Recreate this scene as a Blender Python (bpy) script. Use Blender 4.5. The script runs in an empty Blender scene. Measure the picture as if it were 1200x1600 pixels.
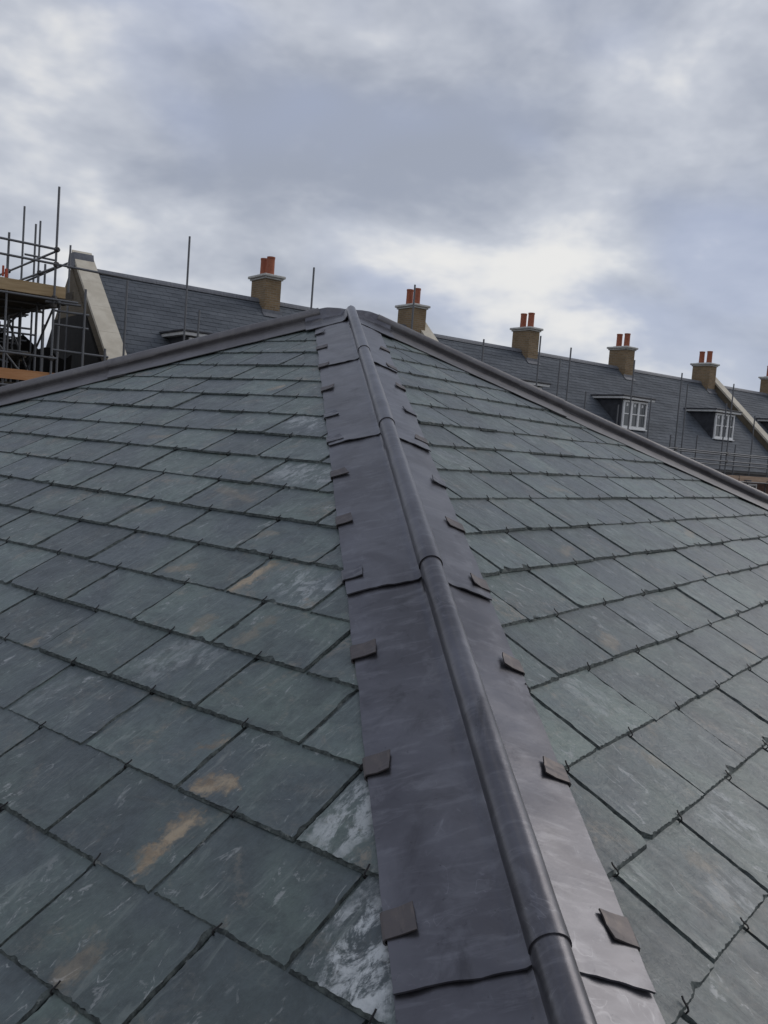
import bpy, bmesh, math, random
from mathutils import Vector, Matrix, noise

# ------------------------------------------------------------------ camera / sky / sun / exposure
scene = bpy.context.scene
COL = scene.collection
Z0 = 7.0                                   # eye height above the ground
F_PX, PITCH, ROLL = 1377.68, 0.0774, 0.0766

cam_data = bpy.data.cameras.new('camera')
cam = bpy.data.objects.new('camera', cam_data)
COL.objects.link(cam)
cp, sp = math.cos(PITCH), math.sin(PITCH)
fw, up0, rt0 = Vector((0, cp, -sp)), Vector((0, sp, cp)), Vector((1, 0, 0))
c_, s_ = math.cos(ROLL), math.sin(ROLL)
rt, up = rt0*c_ + up0*s_, up0*c_ - rt0*s_
m = Matrix.Identity(4)
for i in range(3):
    m[i][0], m[i][1], m[i][2] = rt[i], up[i], -fw[i]
m[2][3] = Z0
cam.matrix_world = m
cam_data.sensor_fit = 'HORIZONTAL'
cam_data.sensor_width = 36.0
cam_data.lens = 36.0*F_PX/1200.0
cam_data.clip_start = 0.05
cam_data.clip_end = 6000
scene.camera = cam

SUN_AZ, SUN_EL = math.radians(62), math.radians(34)     # azimuth from +Y towards +X
sun_dir = Vector((math.sin(SUN_AZ)*math.cos(SUN_EL), math.cos(SUN_AZ)*math.cos(SUN_EL), math.sin(SUN_EL)))
sl = bpy.data.lights.new('sun', 'SUN')
sl.energy, sl.angle, sl.color = 0.85, math.radians(36), (1.0, 0.95, 0.88)
so = bpy.data.objects.new('sun', sl)
COL.objects.link(so)
so.location = (12, -8, 30)
so.rotation_euler = sun_dir.to_track_quat('Z', 'Y').to_euler()

def setup_world():
    w = bpy.data.worlds.new('World'); scene.world = w; w.use_nodes = True
    nt = w.node_tree; N = nt.nodes; L = nt.links; N.clear()
    def nd(t, **k):
        x = N.new(t)
        for a, b in k.items(): setattr(x, a, b)
        return x
    def mth(op, a, b=None, clamp=False):
        x = nd('ShaderNodeMath', operation=op, use_clamp=clamp)
        for i, v in enumerate((a, b)):
            if v is None: continue
            if isinstance(v, (int, float)): x.inputs[i].default_value = v
            else: L.new(v, x.inputs[i])
        return x.outputs[0]
    def mix(fac, a, b):
        x = nd('ShaderNodeMix', data_type='RGBA')
        if isinstance(fac, (int, float)): x.inputs[0].default_value = fac
        else: L.new(fac, x.inputs[0])
        for i, v in ((6, a), (7, b)):
            if isinstance(v, tuple): x.inputs[i].default_value = (*v, 1)
            else: L.new(v, x.inputs[i])
        return x.outputs[2]
    def ramp(v, lo, hi):
        x = nd('ShaderNodeMapRange', interpolation_type='SMOOTHSTEP')
        L.new(v, x.inputs[0]); x.inputs[1].default_value = lo; x.inputs[2].default_value = hi
        return x.outputs[0]
    out = nd('ShaderNodeOutputWorld')
    sky = nd('ShaderNodeTexSky', sky_type='NISHITA', sun_disc=False)
    sky.sun_elevation, sky.sun_rotation = SUN_EL, SUN_AZ
    bg0 = nd('ShaderNodeBackground'); L.new(sky.outputs[0], bg0.inputs[0]); bg0.inputs[1].default_value = 0.10
    tc = nd('ShaderNodeTexCoord')
    sep = nd('ShaderNodeSeparateXYZ'); L.new(tc.outputs['Generated'], sep.inputs[0])
    com = nd('ShaderNodeCombineXYZ')                 # stretch the height so that low cloud keeps its depth
    L.new(mth('MULTIPLY', sep.outputs[0], -1.0), com.inputs[0]); L.new(sep.outputs[1], com.inputs[1])
    L.new(mth('MULTIPLY', mth('POWER', mth('MAXIMUM', sep.outputs[2], 0.0005), 0.80), 1.75), com.inputs[2])
    def noi(scale, detail, rough, dist, off, stretch=(1, 1, 1)):
        mp = nd('ShaderNodeMapping'); L.new(com.outputs[0], mp.inputs[0])
        mp.inputs['Location'].default_value = off; mp.inputs['Scale'].default_value = stretch
        n = nd('ShaderNodeTexNoise'); L.new(mp.outputs[0], n.inputs[0])
        n.inputs['Scale'].default_value = scale; n.inputs['Detail'].default_value = detail
        n.inputs['Roughness'].default_value = rough; n.inputs['Distortion'].default_value = dist
        return n.outputs[0]
    n1 = noi(2.3, 3, 0.45, 0.15, (3.1, 7.7, 0.2))
    n2 = noi(5.0, 5, 0.52, 0.20, (11.2, 2.4, 0.6))
    n3 = noi(3.1, 2, 0.5, 0.3, (5.9, 13.4, 2))
    n4 = noi(13.0, 3, 0.58, 0.15, (2.9, 3.4, 5))
    body = mth('ADD', mth('ADD', mth('MULTIPLY', n1, 0.46), mth('MULTIPLY', n2, 0.39)), mth('MULTIPLY', n4, 0.15))
    zl = mth('DIVIDE', mth('SUBTRACT', sep.outputs[2], 0.215), 0.055)
    band = mth('POWER', 2.718, mth('MULTIPLY', mth('MULTIPLY', zl, zl), -1.0))
    body = mth('ADD', body, mth('MULTIPLY', band, 0.030))
    body = mth('SUBTRACT', body, mth('MULTIPLY', ramp(sep.outputs[2], 0.26, 0.42), 0.030))
    light = ramp(body, 0.40, 0.60)
    c = mix(light, (0.345, 0.378, 0.458), (0.635, 0.662, 0.722))
    c = mix(mth('MULTIPLY', ramp(n3, 0.46, 0.64), 0.55), c, (0.385, 0.445, 0.620))
    c = mix(mth('MULTIPLY', ramp(body, 0.525, 0.63), 0.80), c, (0.900, 0.880, 0.840))
    c = mix(ramp(sep.outputs[2], 0.0, 0.16), mix(0.40, c, (0.54, 0.575, 0.62)), c)
    bg1 = nd('ShaderNodeBackground'); L.new(c, bg1.inputs[0]); bg1.inputs[1].default_value = 1.0
    mx = nd('ShaderNodeMixShader'); mx.inputs[0].default_value = 0.93
    L.new(bg0.outputs[0], mx.inputs[1]); L.new(bg1.outputs[0], mx.inputs[2])
    L.new(mx.outputs[0], out.inputs[0])
setup_world()

vs = scene.view_settings
vs.view_transform = 'Standard'; vs.look = 'None'; vs.gamma = 1.0; vs.exposure = 0.0; vs.use_curve_mapping = False

# ------------------------------------------------------------------ material helpers
class NT:
    def __init__(s, name):
        s.m = bpy.data.materials.new(name); s.m.use_nodes = True
        s.t = s.m.node_tree; s.N = s.t.nodes; s.L = s.t.links
        s.b = s.N['Principled BSDF']
    def nd(s, t, **k):
        x = s.N.new(t)
        for a, b in k.items(): setattr(x, a, b)
        return x
    def put(s, sock, v):
        if isinstance(v, (int, float)): sock.default_value = v
        elif isinstance(v, tuple): sock.default_value = v if len(v) == len(sock.default_value) else (*v, 1)
        else: s.L.new(v, sock)
    def math(s, op, a, b=None, c=None, clamp=False):
        x = s.nd('ShaderNodeMath', operation=op, use_clamp=clamp)
        for i, v in enumerate((a, b, c)):
            if v is not None: s.put(x.inputs[i], v)
        return x.outputs[0]
    def vm(s, op, a, b=None, out=0):
        x = s.nd('ShaderNodeVectorMath', operation=op)
        s.put(x.inputs[0], a)
        if b is not None: s.put(x.inputs['Scale'] if op == 'SCALE' else x.inputs[1], b)
        return x.outputs['Value'] if op in ('DOT_PRODUCT', 'LENGTH', 'DISTANCE') else x.outputs[0]
    def mix(s, f, a, b, blend='MIX'):
        x = s.nd('ShaderNodeMix', data_type='RGBA', blend_type=blend)
        s.put(x.inputs[0], f); s.put(x.inputs[6], a); s.put(x.inputs[7], b)
        return x.outputs[2]
    def ramp(s, v, lo, hi, a=0.0, b=1.0):
        x = s.nd('ShaderNodeMapRange', interpolation_type='SMOOTHSTEP')
        s.put(x.inputs[0], v); x.inputs[1].default_value = lo; x.inputs[2].default_value = hi
        x.inputs[3].default_value = a; x.inputs[4].default_value = b
        return x.outputs[0]
    def noise(s, co, scale, detail=4, rough=0.5, dist=0.0, stretch=None, rot=None):
        if stretch or rot:
            mp = s.nd('ShaderNodeMapping'); s.L.new(co, mp.inputs[0])
            if stretch: mp.inputs['Scale'].default_value = stretch
            if rot: mp.inputs['Rotation'].default_value = rot
            co = mp.outputs[0]
        n = s.nd('ShaderNodeTexNoise'); s.L.new(co, n.inputs[0])
        n.inputs['Scale'].default_value = scale; n.inputs['Detail'].default_value = detail
        n.inputs['Roughness'].default_value = rough; n.inputs['Distortion'].default_value = dist
        return n.outputs[0]
    def bump(s, h, strength, dist, prev=None):
        x = s.nd('ShaderNodeBump'); x.inputs['Strength'].default_value = strength; x.inputs['Distance'].default_value = dist
        s.L.new(h, x.inputs['Height'])
        if prev is not None: s.L.new(prev, x.inputs['Normal'])
        return x.outputs[0]
    def finish(s, col, rough=0.6, normal=None, metal=0.0, spec=0.5):
        s.put(s.b.inputs['Base Color'], col); s.put(s.b.inputs['Roughness'], rough)
        s.put(s.b.inputs['Metallic'], metal); s.put(s.b.inputs['Specular IOR Level'], spec)
        if normal is not None: s.L.new(normal, s.b.inputs['Normal'])
        return s.m

def obj_co(t):
    tc = t.nd('ShaderNodeTexCoord')
    return tc.outputs['Object']

def segdist(t, p, attr):
    """distance from the point p to a segment kept on the object as [x0, y0, x1, y1]"""
    a = t.nd('ShaderNodeAttribute', attribute_type='OBJECT', attribute_name=attr + '_a')
    b = t.nd('ShaderNodeAttribute', attribute_type='OBJECT', attribute_name=attr + '_b')
    pa = t.vm('SUBTRACT', p, a.outputs['Vector']); ba = t.vm('SUBTRACT', b.outputs['Vector'], a.outputs['Vector'])
    h = t.math('DIVIDE', t.vm('DOT_PRODUCT', pa, ba), t.math('ADD', t.vm('DOT_PRODUCT', ba, ba), 1e-6), clamp=True)
    return t.vm('LENGTH', t.vm('SUBTRACT', pa, t.vm('SCALE', ba, h)))

def slate_base():
    t = NT('riven_slate')
    co = obj_co(t)
    oi = t.nd('ShaderNodeObjectInfo')
    at = t.nd('ShaderNodeAttribute', attribute_type='GEOMETRY', attribute_name='tone')
    rnd = t.math('FRACT', t.math('ADD', oi.outputs['Random'], at.outputs['Fac']))
    off = t.nd('ShaderNodeCombineXYZ')
    t.put(off.inputs[0], t.math('MULTIPLY', rnd, 31.0)); t.put(off.inputs[1], t.math('MULTIPLY', rnd, 57.0)); t.put(off.inputs[2], t.math('MULTIPLY', rnd, 13.0))
    p = t.vm('ADD', co, off.outputs[0])
    return t, co, p, rnd
def slate_material():
    t, co, p, rnd = slate_base()
    rnd2 = t.math('FRACT', t.math('MULTIPLY', rnd, 7.31)); rnd3 = t.math('FRACT', t.math('MULTIPLY', rnd, 3.7))
    n_big = t.noise(p, 4.5, 3, 0.5, 0.5)
    n_mid = t.noise(p, 15.0, 6, 0.68, 0.6)
    n_fine = t.noise(p, 70.0, 4, 0.7, 0.3)
    n_str = t.noise(p, 16.0, 6, 0.70, 0.5, stretch=(2.6, 0.5, 1), rot=(0, 0, 0.35))
    tone = t.math('ADD', t.math('MULTIPLY', n_big, 0.85), t.math('MULTIPLY', rnd2, 0.18))
    col = t.mix(t.ramp(tone, 0.34, 0.74), (0.070, 0.087, 0.092), (0.106, 0.139, 0.122))
    col = t.mix(t.math('MULTIPLY', t.ramp(n_mid, 0.44, 0.66), 0.50), col, (0.042, 0.053, 0.055))
    val = t.math('ADD', 0.86, t.math('MULTIPLY', rnd3, 0.36))
    col = t.mix(1.0, col, t.nd_rgb(val), 'MULTIPLY')
    grit = t.math('ADD', 0.66, t.math('MULTIPLY', n_fine, 0.70))
    col = t.mix(1.0, col, t.nd_rgb(grit), 'MULTIPLY')
    # pale bloom along the grain, stronger on some slates
    col = t.mix(t.math('MULTIPLY', t.ramp(n_str, 0.54, 0.70), t.math('ADD', 0.26, t.math('MULTIPLY', rnd3, 0.45))), col, (0.225, 0.255, 0.236))
    # brown dust
    n_d = t.noise(p, 6.0, 6, 0.72, 0.9)
    dust = t.math('MULTIPLY', t.math('MULTIPLY', t.ramp(n_d, 0.52, 0.68), t.ramp(n_fine, 0.38, 0.60)), t.math('ADD', 0.20, t.math('MULTIPLY', rnd2, 0.55)))
    col = t.mix(dust, col, (0.250, 0.205, 0.155))
    n_p = t.noise(p, 38.0, 5, 0.75, 0.5, stretch=(1, 0.55, 1), rot=(0, 0, 0.8))
    # scuffs: short pale marks broken into grit
    n_s = t.noise(p, 11.0, 2, 0.4, 1.6, stretch=(1, 0.42, 1), rot=(0, 0, -0.75))
    line = t.ramp(t.math('ABSOLUTE', t.math('SUBTRACT', n_s, 0.53)), 0.0, 0.011, 1.0, 0.0)
    brk = n_p
    scr = t.math('MULTIPLY', t.math('MULTIPLY', line, t.ramp(brk, 0.50, 0.60)), t.math('ADD', 0.25, t.math('MULTIPLY', rnd, 0.6)))
    col = t.mix(scr, col, (0.38, 0.39, 0.385))
    col = t.mix(t.math('MULTIPLY', t.math('MULTIPLY', t.ramp(n_p, 0.585, 0.66), t.ramp(n_big, 0.44, 0.60)), 0.62), col, (0.32, 0.33, 0.325))
    # stains with a place of their own on some slates
    wob = t.math('ADD', t.math('MULTIPLY', t.math('SUBTRACT', t.noise(p, 16.0, 3, 0.6), 0.5), 0.09), t.math('MULTIPLY', t.math('SUBTRACT', n_fine, 0.5), 0.06))
    am = t.nd('ShaderNodeAttribute', attribute_type='OBJECT', attribute_name='rust_amount')
    rust = t.ramp(t.math('ADD', segdist(t, co, 'rust'), wob), 0.006, 0.030, 1.0, 0.0)
    rust = t.math('MULTIPLY', t.math('MULTIPLY', rust, t.ramp(n_p, 0.30, 0.55, 0.45, 1.0)), am.outputs['Fac'])
    rcol = t.mix(t.ramp(n_mid, 0.38, 0.60), (0.200, 0.140, 0.080), (0.370, 0.290, 0.190))
    col = t.mix(rust, col, rcol)
    cm = t.nd('ShaderNodeAttribute', attribute_type='OBJECT', attribute_name='chalk_amount')
    n_c = t.noise(p, 13.0, 6, 0.74, 0.7, stretch=(1.5, 0.7, 1), rot=(0, 0, -0.6))
    smear = t.ramp(t.math('ADD', segdist(t, co, 'chalk'), t.math('MULTIPLY', wob, 1.3)), 0.015, 0.10, 1.0, 0.0)
    chalk = t.math('MULTIPLY', t.math('MULTIPLY', smear, t.ramp(t.math('ADD', t.math('MULTIPLY', n_c, 0.6), t.math('MULTIPLY', n_p, 0.4)), 0.46, 0.56)), cm.outputs['Fac'])
    col = t.mix(chalk, col, (0.47, 0.49, 0.49))
    rough = t.math('ADD', 0.25, t.math('MULTIPLY', n_mid, 0.26))
    h = t.math('ADD', t.math('MULTIPLY', n_str, 0.7), t.math('MULTIPLY', n_mid, 0.6))
    nb = t.bump(h, 0.75, 0.005)
    lay = t.math('SNAP', t.math('ADD', t.noise(p, 6.0, 5, 0.55, 0.4), t.math('MULTIPLY', n_str, 0.25)), 0.085)     # riven layers
    nb = t.bump(lay, 0.55, 0.012, nb)
    nb = t.bump(n_fine, 0.40, 0.0016, nb)
    return t.finish(col, rough, nb, 0.0, 0.5)
def slate_edge_material():
    """the dressed edges: dark, flaked stone with pale bruises"""
    t, co, p, rnd = slate_base()
    n1 = t.noise(p, 60.0, 6, 0.7); n2 = t.noise(p, 22.0, 5, 0.65)
    col = t.mix(t.ramp(n1, 0.35, 0.65), (0.036, 0.043, 0.043), (0.105, 0.122, 0.114))
    col = t.mix(t.math('MULTIPLY', t.ramp(n2, 0.58, 0.70), t.ramp(n1, 0.50, 0.60)), col, (0.26, 0.27, 0.255))
    nb = t.bump(n1, 0.8, 0.004)
    return t.finish(col, 0.75, nb, 0.0, 0.3)
def _nd_rgb(t, v):
    x = t.nd('ShaderNodeCombineColor')
    for i in range(3): t.put(x.inputs[i], v)
    return x.outputs[0]
NT.nd_rgb = _nd_rgb

def lead_material(name, c0, c1, c2, spec=0.45, rough0=0.42):
    t = NT(name)
    co = t.nd('ShaderNodeTexCoord').outputs['Object']
    n1 = t.noise(co, 3.2, 5, 0.55, 0.8)
    n2 = t.noise(co, 14.0, 6, 0.62, 0.7)
    n3 = t.noise(co, 26.0, 7, 0.68, 0.5, stretch=(0.35, 1.6, 0.4))
    col = t.mix(t.ramp(n1, 0.34, 0.66), c0, c1)
    col = t.mix(t.math('MULTIPLY', t.ramp(n2, 0.50, 0.74), 0.38), col, c2)
    col = t.mix(t.math('MULTIPLY', t.ramp(n2, 0.25, 0.42, 1.0, 0.0), 0.45), col, tuple(x*0.62 for x in c0))
    col = t.mix(t.math('MULTIPLY', t.ramp(n3, 0.50, 0.70), 0.34), col, c2)
    n6 = t.noise(co, 5.5, 6, 0.66, 0.8, stretch=(1.2, 0.7, 1))
    col = t.mix(t.math('MULTIPLY', t.ramp(n6, 0.56, 0.70), 0.50), col, tuple(x*0.45 for x in c0))
    sp_ = t.noise(co, 75.0, 3, 0.6)
    col = t.mix(t.math('MULTIPLY', t.ramp(sp_, 0.66, 0.74), 0.35), col, (0.045, 0.042, 0.045))
    n5 = t.noise(co, 8.0, 3, 0.5, 2.2, stretch=(1, 0.5, 1))
    line = t.ramp(t.math('ABSOLUTE', t.math('SUBTRACT', n5, 0.5)), 0.0, 0.006, 1.0, 0.0)
    col = t.mix(t.math('MULTIPLY', t.math('MULTIPLY', line, t.ramp(n2, 0.5, 0.62)), 0.4), col, (0.26, 0.26, 0.28))
    rough = t.math('ADD', rough0, t.math('MULTIPLY', n2, 0.20))
    nb = t.bump(t.noise(co, 9.0, 2, 0.4), 0.28, 0.006)
    nb = t.bump(n2, 0.10, 0.003, nb)
    nb = t.bump(n3, 0.10, 0.002, nb)
    nb = t.bump(t.noise(co, 160.0, 4, 0.65), 0.12, 0.0012, nb)
    return t.finish(col, rough, nb, 0.80, spec)

def plain(name, a, b, scale=6.0, rough=0.7, bump=0.2, bd=0.01, metal=0.0, stretch=None, spec=0.4, tone=False):
    t = NT(name)
    co = obj_co(t)
    n = t.noise(co, scale, 6, 0.62, 0.4, stretch=stretch)
    f = t.ramp(n, 0.32, 0.68)
    if tone:
        at = t.nd('ShaderNodeAttribute', attribute_type='GEOMETRY', attribute_name='tone')
        f = t.math('ADD', t.math('MULTIPLY', f, 0.45), t.math('MULTIPLY', at.outputs['Fac'], 0.55))
    col = t.mix(f, a, b)
    return t.finish(col, rough, t.bump(n, bump, bd) if bump else None, metal, spec)

def brick_material(name, a, b, mortar, scale=1.0):
    t = NT(name)
    co = obj_co(t)
    geo = t.nd('ShaderNodeNewGeometry'); 
    tr = t.nd('ShaderNodeVectorTransform', vector_type='NORMAL', convert_from='WORLD', convert_to='OBJECT'); t.L.new(geo.outputs['Normal'], tr.inputs[0])
    sn = t.nd('ShaderNodeSeparateXYZ'); t.L.new(tr.outputs[0], sn.inputs[0])
    sc = t.nd('ShaderNodeSeparateXYZ'); t.L.new(co, sc.inputs[0])
    isx = t.math('GREATER_THAN', t.math('ABSOLUTE', sn.outputs[0]), 0.7)
    u = t.math('ADD', t.math('MULTIPLY', sc.outputs[0], t.math('SUBTRACT', 1.0, isx)), t.math('MULTIPLY', sc.outputs[1], isx))
    cv = t.nd('ShaderNodeCombineXYZ'); t.put(cv.inputs[0], u); t.put(cv.inputs[1], sc.outputs[2])
    br = t.nd('ShaderNodeTexBrick'); t.L.new(cv.outputs[0], br.inputs[0])
    br.inputs['Scale'].default_value = scale
    br.inputs['Color1'].default_value = (*a, 1); br.inputs['Color2'].default_value = (*b, 1); br.inputs['Mortar'].default_value = (*mortar, 1)
    br.inputs['Mortar Size'].default_value = 0.008; br.inputs['Brick Width'].default_value = 0.225; br.inputs['Row Height'].default_value = 0.075
    n = t.noise(co, 2.5, 5, 0.6)
    col = t.mix(t.ramp(n, 0.35, 0.7, 0.0, 0.45), br.outputs['Color'], tuple(x*0.55 for x in a))
    return t.finish(col, 0.85, t.bump(br.outputs['Fac'], -0.5, 0.006), 0.0, 0.25)

M = {}
M['slate'] = slate_material()
M['slate_edge'] = slate_edge_material()
M['lead'] = lead_material('lead_sheet', (0.100, 0.097, 0.107), (0.152, 0.150, 0.164), (0.250, 0.250, 0.268), 0.5, 0.23)
M['lead_brown'] = lead_material('weathered_lead', (0.150, 0.142, 0.145), (0.185, 0.178, 0.180), (0.240, 0.230, 0.225), 0.4, 0.40)
M['clip'] = lead_material('clip_lead', (0.115, 0.104, 0.104), (0.150, 0.132, 0.128), (0.230, 0.195, 0.170), 0.35, 0.42)
M['hook'] = plain('dark_wire', (0.012, 0.012, 0.013), (0.030, 0.028, 0.028), 40, 0.5, 0, metal=0.4)
M['deck'] = plain('underlay', (0.018, 0.018, 0.020), (0.03, 0.03, 0.03), 5, 0.9)
M['far_slate'] = plain('far_slate', (0.056, 0.064, 0.076), (0.112, 0.124, 0.140), 0.9, 0.80, 0.3, 0.01, stretch=(0.6, 1.6, 1.6), tone=True)
M['ridge'] = plain('ridge_tile', (0.09, 0.095, 0.11), (0.16, 0.165, 0.18), 3, 0.6)
M['stock_brick'] = brick_material('stock_brick', (0.275, 0.190, 0.105), (0.190, 0.130, 0.072), (0.26, 0.23, 0.18))
M['red_brick'] = brick_material('red_brick', (0.170, 0.085, 0.060), (0.120, 0.062, 0.045), (0.20, 0.17, 0.15))
M['gable_brick'] = brick_material('gable_brick', (0.155, 0.125, 0.085), (0.120, 0.098, 0.068), (0.15, 0.13, 0.10))
M['near_black'] = plain('near_black_matt', (0.010, 0.0095, 0.009), (0.020, 0.018, 0.016), 3, 0.95)
M['coping'] = plain('coping_stone', (0.50, 0.45, 0.36), (0.60, 0.55, 0.45), 2.5, 0.85, 0.15)
M['cap'] = plain('chimney_cap_stone', (0.42, 0.41, 0.38), (0.55, 0.54, 0.50), 5, 0.8, 0.2)
M['pot'] = plain('terracotta', (0.290, 0.090, 0.050), (0.360, 0.125, 0.070), 8, 0.8, 0.15)
M['white'] = plain('white_paint', (0.74, 0.74, 0.72), (0.80, 0.80, 0.79), 6, 0.45, 0.05)
M['fascia'] = plain('grey_white_fascia', (0.55, 0.55, 0.54), (0.66, 0.66, 0.64), 6, 0.5, 0.05)
M['cheek'] = plain('dormer_cheek', (0.030, 0.032, 0.037), (0.050, 0.052, 0.060), 4, 0.7)
M['dlead'] = plain('dormer_lead', (0.035, 0.036, 0.040), (0.06, 0.06, 0.066), 4, 0.6)
M['steel'] = plain('galvanised_tube', (0.105, 0.108, 0.115), (0.165, 0.168, 0.175), 7, 0.5, 0.1, 0.003, metal=0.45)
M['rusty'] = plain('coupler_steel', (0.05, 0.048, 0.047), (0.10, 0.085, 0.075), 12, 0.6, 0.1, metal=0.3)
M['timber'] = plain('scaffold_timber', (0.330, 0.230, 0.120), (0.430, 0.315, 0.180), 3, 0.8, 0.25, 0.004, stretch=(0.5, 6, 6))
M['orange'] = plain('new_timber', (0.420, 0.200, 0.085), (0.520, 0.270, 0.130), 3, 0.8, 0.25, 0.004, stretch=(0.5, 6, 6))
M['pink'] = plain('pale_timber', (0.330, 0.225, 0.155), (0.440, 0.320, 0.230), 3, 0.8, 0.25, 0.004, stretch=(0.5, 6, 6))
M['oldwood'] = plain('weathered_timber', (0.060, 0.050, 0.038), (0.100, 0.084, 0.062), 3, 0.85, 0.25, 0.004, stretch=(0.5, 6, 6))
M['red_plastic'] = plain('red_plastic', (0.42, 0.07, 0.03), (0.5, 0.1, 0.05), 6, 0.5, 0)
M['earth'] = plain('site_ground', (0.105, 0.090, 0.070), (0.160, 0.140, 0.115), 0.35, 0.95, 0.4, 0.05)
M['gutter'] = plain('black_gutter', (0.012, 0.012, 0.013), (0.02, 0.02, 0.022), 5, 0.4, 0)
def glass_material():
    t = NT('window_glass'); co = obj_co(t)
    n = t.noise(co, 3.0, 2)
    t.b.inputs['Coat Weight'].default_value = 0.6
    return t.finish(t.mix(n, (0.030, 0.036, 0.042), (0.060, 0.068, 0.075)), 0.08, None, 0.0, 0.7)
M['glass'] = glass_material()

# ------------------------------------------------------------------ object helpers
def link(o, parent=None, mat=None):
    COL.objects.link(o)
    if parent is not None:
        o.parent = parent
    if mat is not None and o.type == 'MESH' and not o.data.materials:
        o.data.materials.append(mat)
    return o
def empty(name, loc, rz, label, cat, group=None):
    o = bpy.data.objects.new(name, None); o.empty_display_size = 0.3
    o.location = loc; o.rotation_euler = (0, 0, rz); COL.objects.link(o)
    o['label'] = label; o['category'] = cat
    if group: o['group'] = group
    return o
def mesh_obj(name, verts, faces, mat, parent=None, smooth=False):
    me = bpy.data.meshes.new(name); me.from_pydata([tuple(v) for v in verts], [], faces); me.update()
    if smooth:
        for p in me.polygons: p.use_smooth = True
    me.materials.append(mat)
    return link(bpy.data.objects.new(name, me), parent)
def bm_obj(name, bm, mat, parent=None, smooth=False):
    me = bpy.data.meshes.new(name); bm.to_mesh(me); bm.free()
    if smooth:
        for p in me.polygons: p.use_smooth = True
    me.materials.append(mat)
    return link(bpy.data.objects.new(name, me), parent)
def add_box(bm, x0, x1, y0, y1, z0, z1, bevel=0.0):
    g = bmesh.ops.create_cube(bm, size=1.0)
    vs_ = g['verts']
    for v in vs_:
        v.co = Vector(((x0+x1)/2 + v.co.x*(x1-x0), (y0+y1)/2 + v.co.y*(y1-y0), (z0+z1)/2 + v.co.z*(z1-z0)))
    if bevel:
        es = list({e for v in vs_ for e in v.link_edges})
        bmesh.ops.bevel(bm, geom=es, offset=bevel, segments=1, affect='EDGES')
def box(name, x0, x1, y0, y1, z0, z1, mat, parent=None, bevel=0.0):
    bm = bmesh.new(); add_box(bm, x0, x1, y0, y1, z0, z1, bevel)
    return bm_obj(name, bm, mat, parent)
def prism(name, pts, x0, x1, mat, parent=None):
    """closed outline of (y, z) points extruded from x0 to x1"""
    n = len(pts)
    v = [(x0, y, z) for y, z in pts] + [(x1, y, z) for y, z in pts]
    f = [tuple(range(n))[::-1], tuple(range(n, 2*n))] + [(i, (i+1) % n, n+(i+1) % n, n+i) for i in range(n)]
    bm = bmesh.new(); bv = [bm.verts.new(p) for p in v]
    for q in f: bm.faces.new([bv[i] for i in q])
    bmesh.ops.recalc_face_normals(bm, faces=bm.faces[:])
    return bm_obj(name, bm, mat, parent)

# ------------------------------------------------------------------ ground
g_ = mesh_obj('ground', [(-2500, -2500, 0), (2500, -2500, 0), (2500, 2500, 0), (-2500, 2500, 0)], [(0, 1, 2, 3)], M['earth'])
g_['kind'] = 'structure'

# ------------------------------------------------------------------ foreground roof: geometry of its planes
UP = Vector((0, 0, Z0))
cL = Vector((-0.79910202, 0.60119544, 0.0)); vL = Vector((0.53933038, 0.71687169, 0.4418345)); nL = Vector((-0.26562889, -0.35307084, 0.89709658))
cR = Vector((0.60804035, 0.79390612, 0.0)); vR = Vector((-0.71221047, 0.54547092, 0.4418345)); nR = Vector((0.35077511, -0.2686532, 0.89709658))
oL = Vector((-0.45053603, 1.4611381, -0.75116367)) + UP
oR = Vector((0.46427865, 1.15979985, -0.74425484)) + UP
GAUGE, SW, ST = 0.18943357, 0.30, 0.0070
SLEN = 2*GAUGE + 0.07
PR = math.asin(0.4418345)
hd = Vector((-0.12807747, 0.93520106, 0.33014411)).normalized()
hp = Vector((0.35951464, 0.37995554, -0.9368306)) + UP
APEX_T = 5.07
apex = hp + hd*APEX_T
dL = (cL - vL/math.cos(PR)).normalized()           # down the left hip
dR = (cR - vR/math.cos(PR)).normalized()           # down the right hip
V_EAVE = -4.6*GAUGE
z_eave = oL.z + vL.z*V_EAVE
def down_to(p, d):
    return p + d*((z_eave - p.z)/d.z)
corner_n = down_to(apex, -hd); corner_l = down_to(apex, dL); corner_r = down_to(apex, dR)
corner_b = Vector((corner_l.x + corner_r.x - corner_n.x, corner_l.y + corner_r.y - corner_n.y, z_eave))
def tri_n(a, b, c):
    n = (b-a).cross(c-a).normalized()
    return n if n.z > 0 else -n
nBL = tri_n(apex, corner_l, corner_b); nBR = tri_n(apex, corner_r, corner_b)
dB = (corner_b - apex).normalized()

house = empty('slate_roofed_building', (apex.x, apex.y, 0), 0,
              'grey green slate pyramid roof in the foreground with lead covered hips', 'building')
HINV = Matrix.Translation((-apex.x, -apex.y, 0))
def hobj(o):
    """put a world-placed object under the house without moving it"""
    o.parent = house; o.matrix_parent_inverse = HINV
    return o
# walls below the eaves
ctr = (corner_n + corner_l + corner_r + corner_b)/4
def inset(p, d): 
    q = ctr + (p-ctr)*(1 - d/(p-ctr).length); return Vector((q.x, q.y, 0))
ring = [inset(p, 0.45) for p in (corner_n, corner_r, corner_b, corner_l)]
wv = [(p.x, p.y, 0) for p in ring] + [(p.x, p.y, z_eave-0.05) for p in ring]
hobj(mesh_obj('wall', wv, [(i, (i+1) % 4, 4+(i+1) % 4, 4+i) for i in range(4)], M['stock_brick']))
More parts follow.
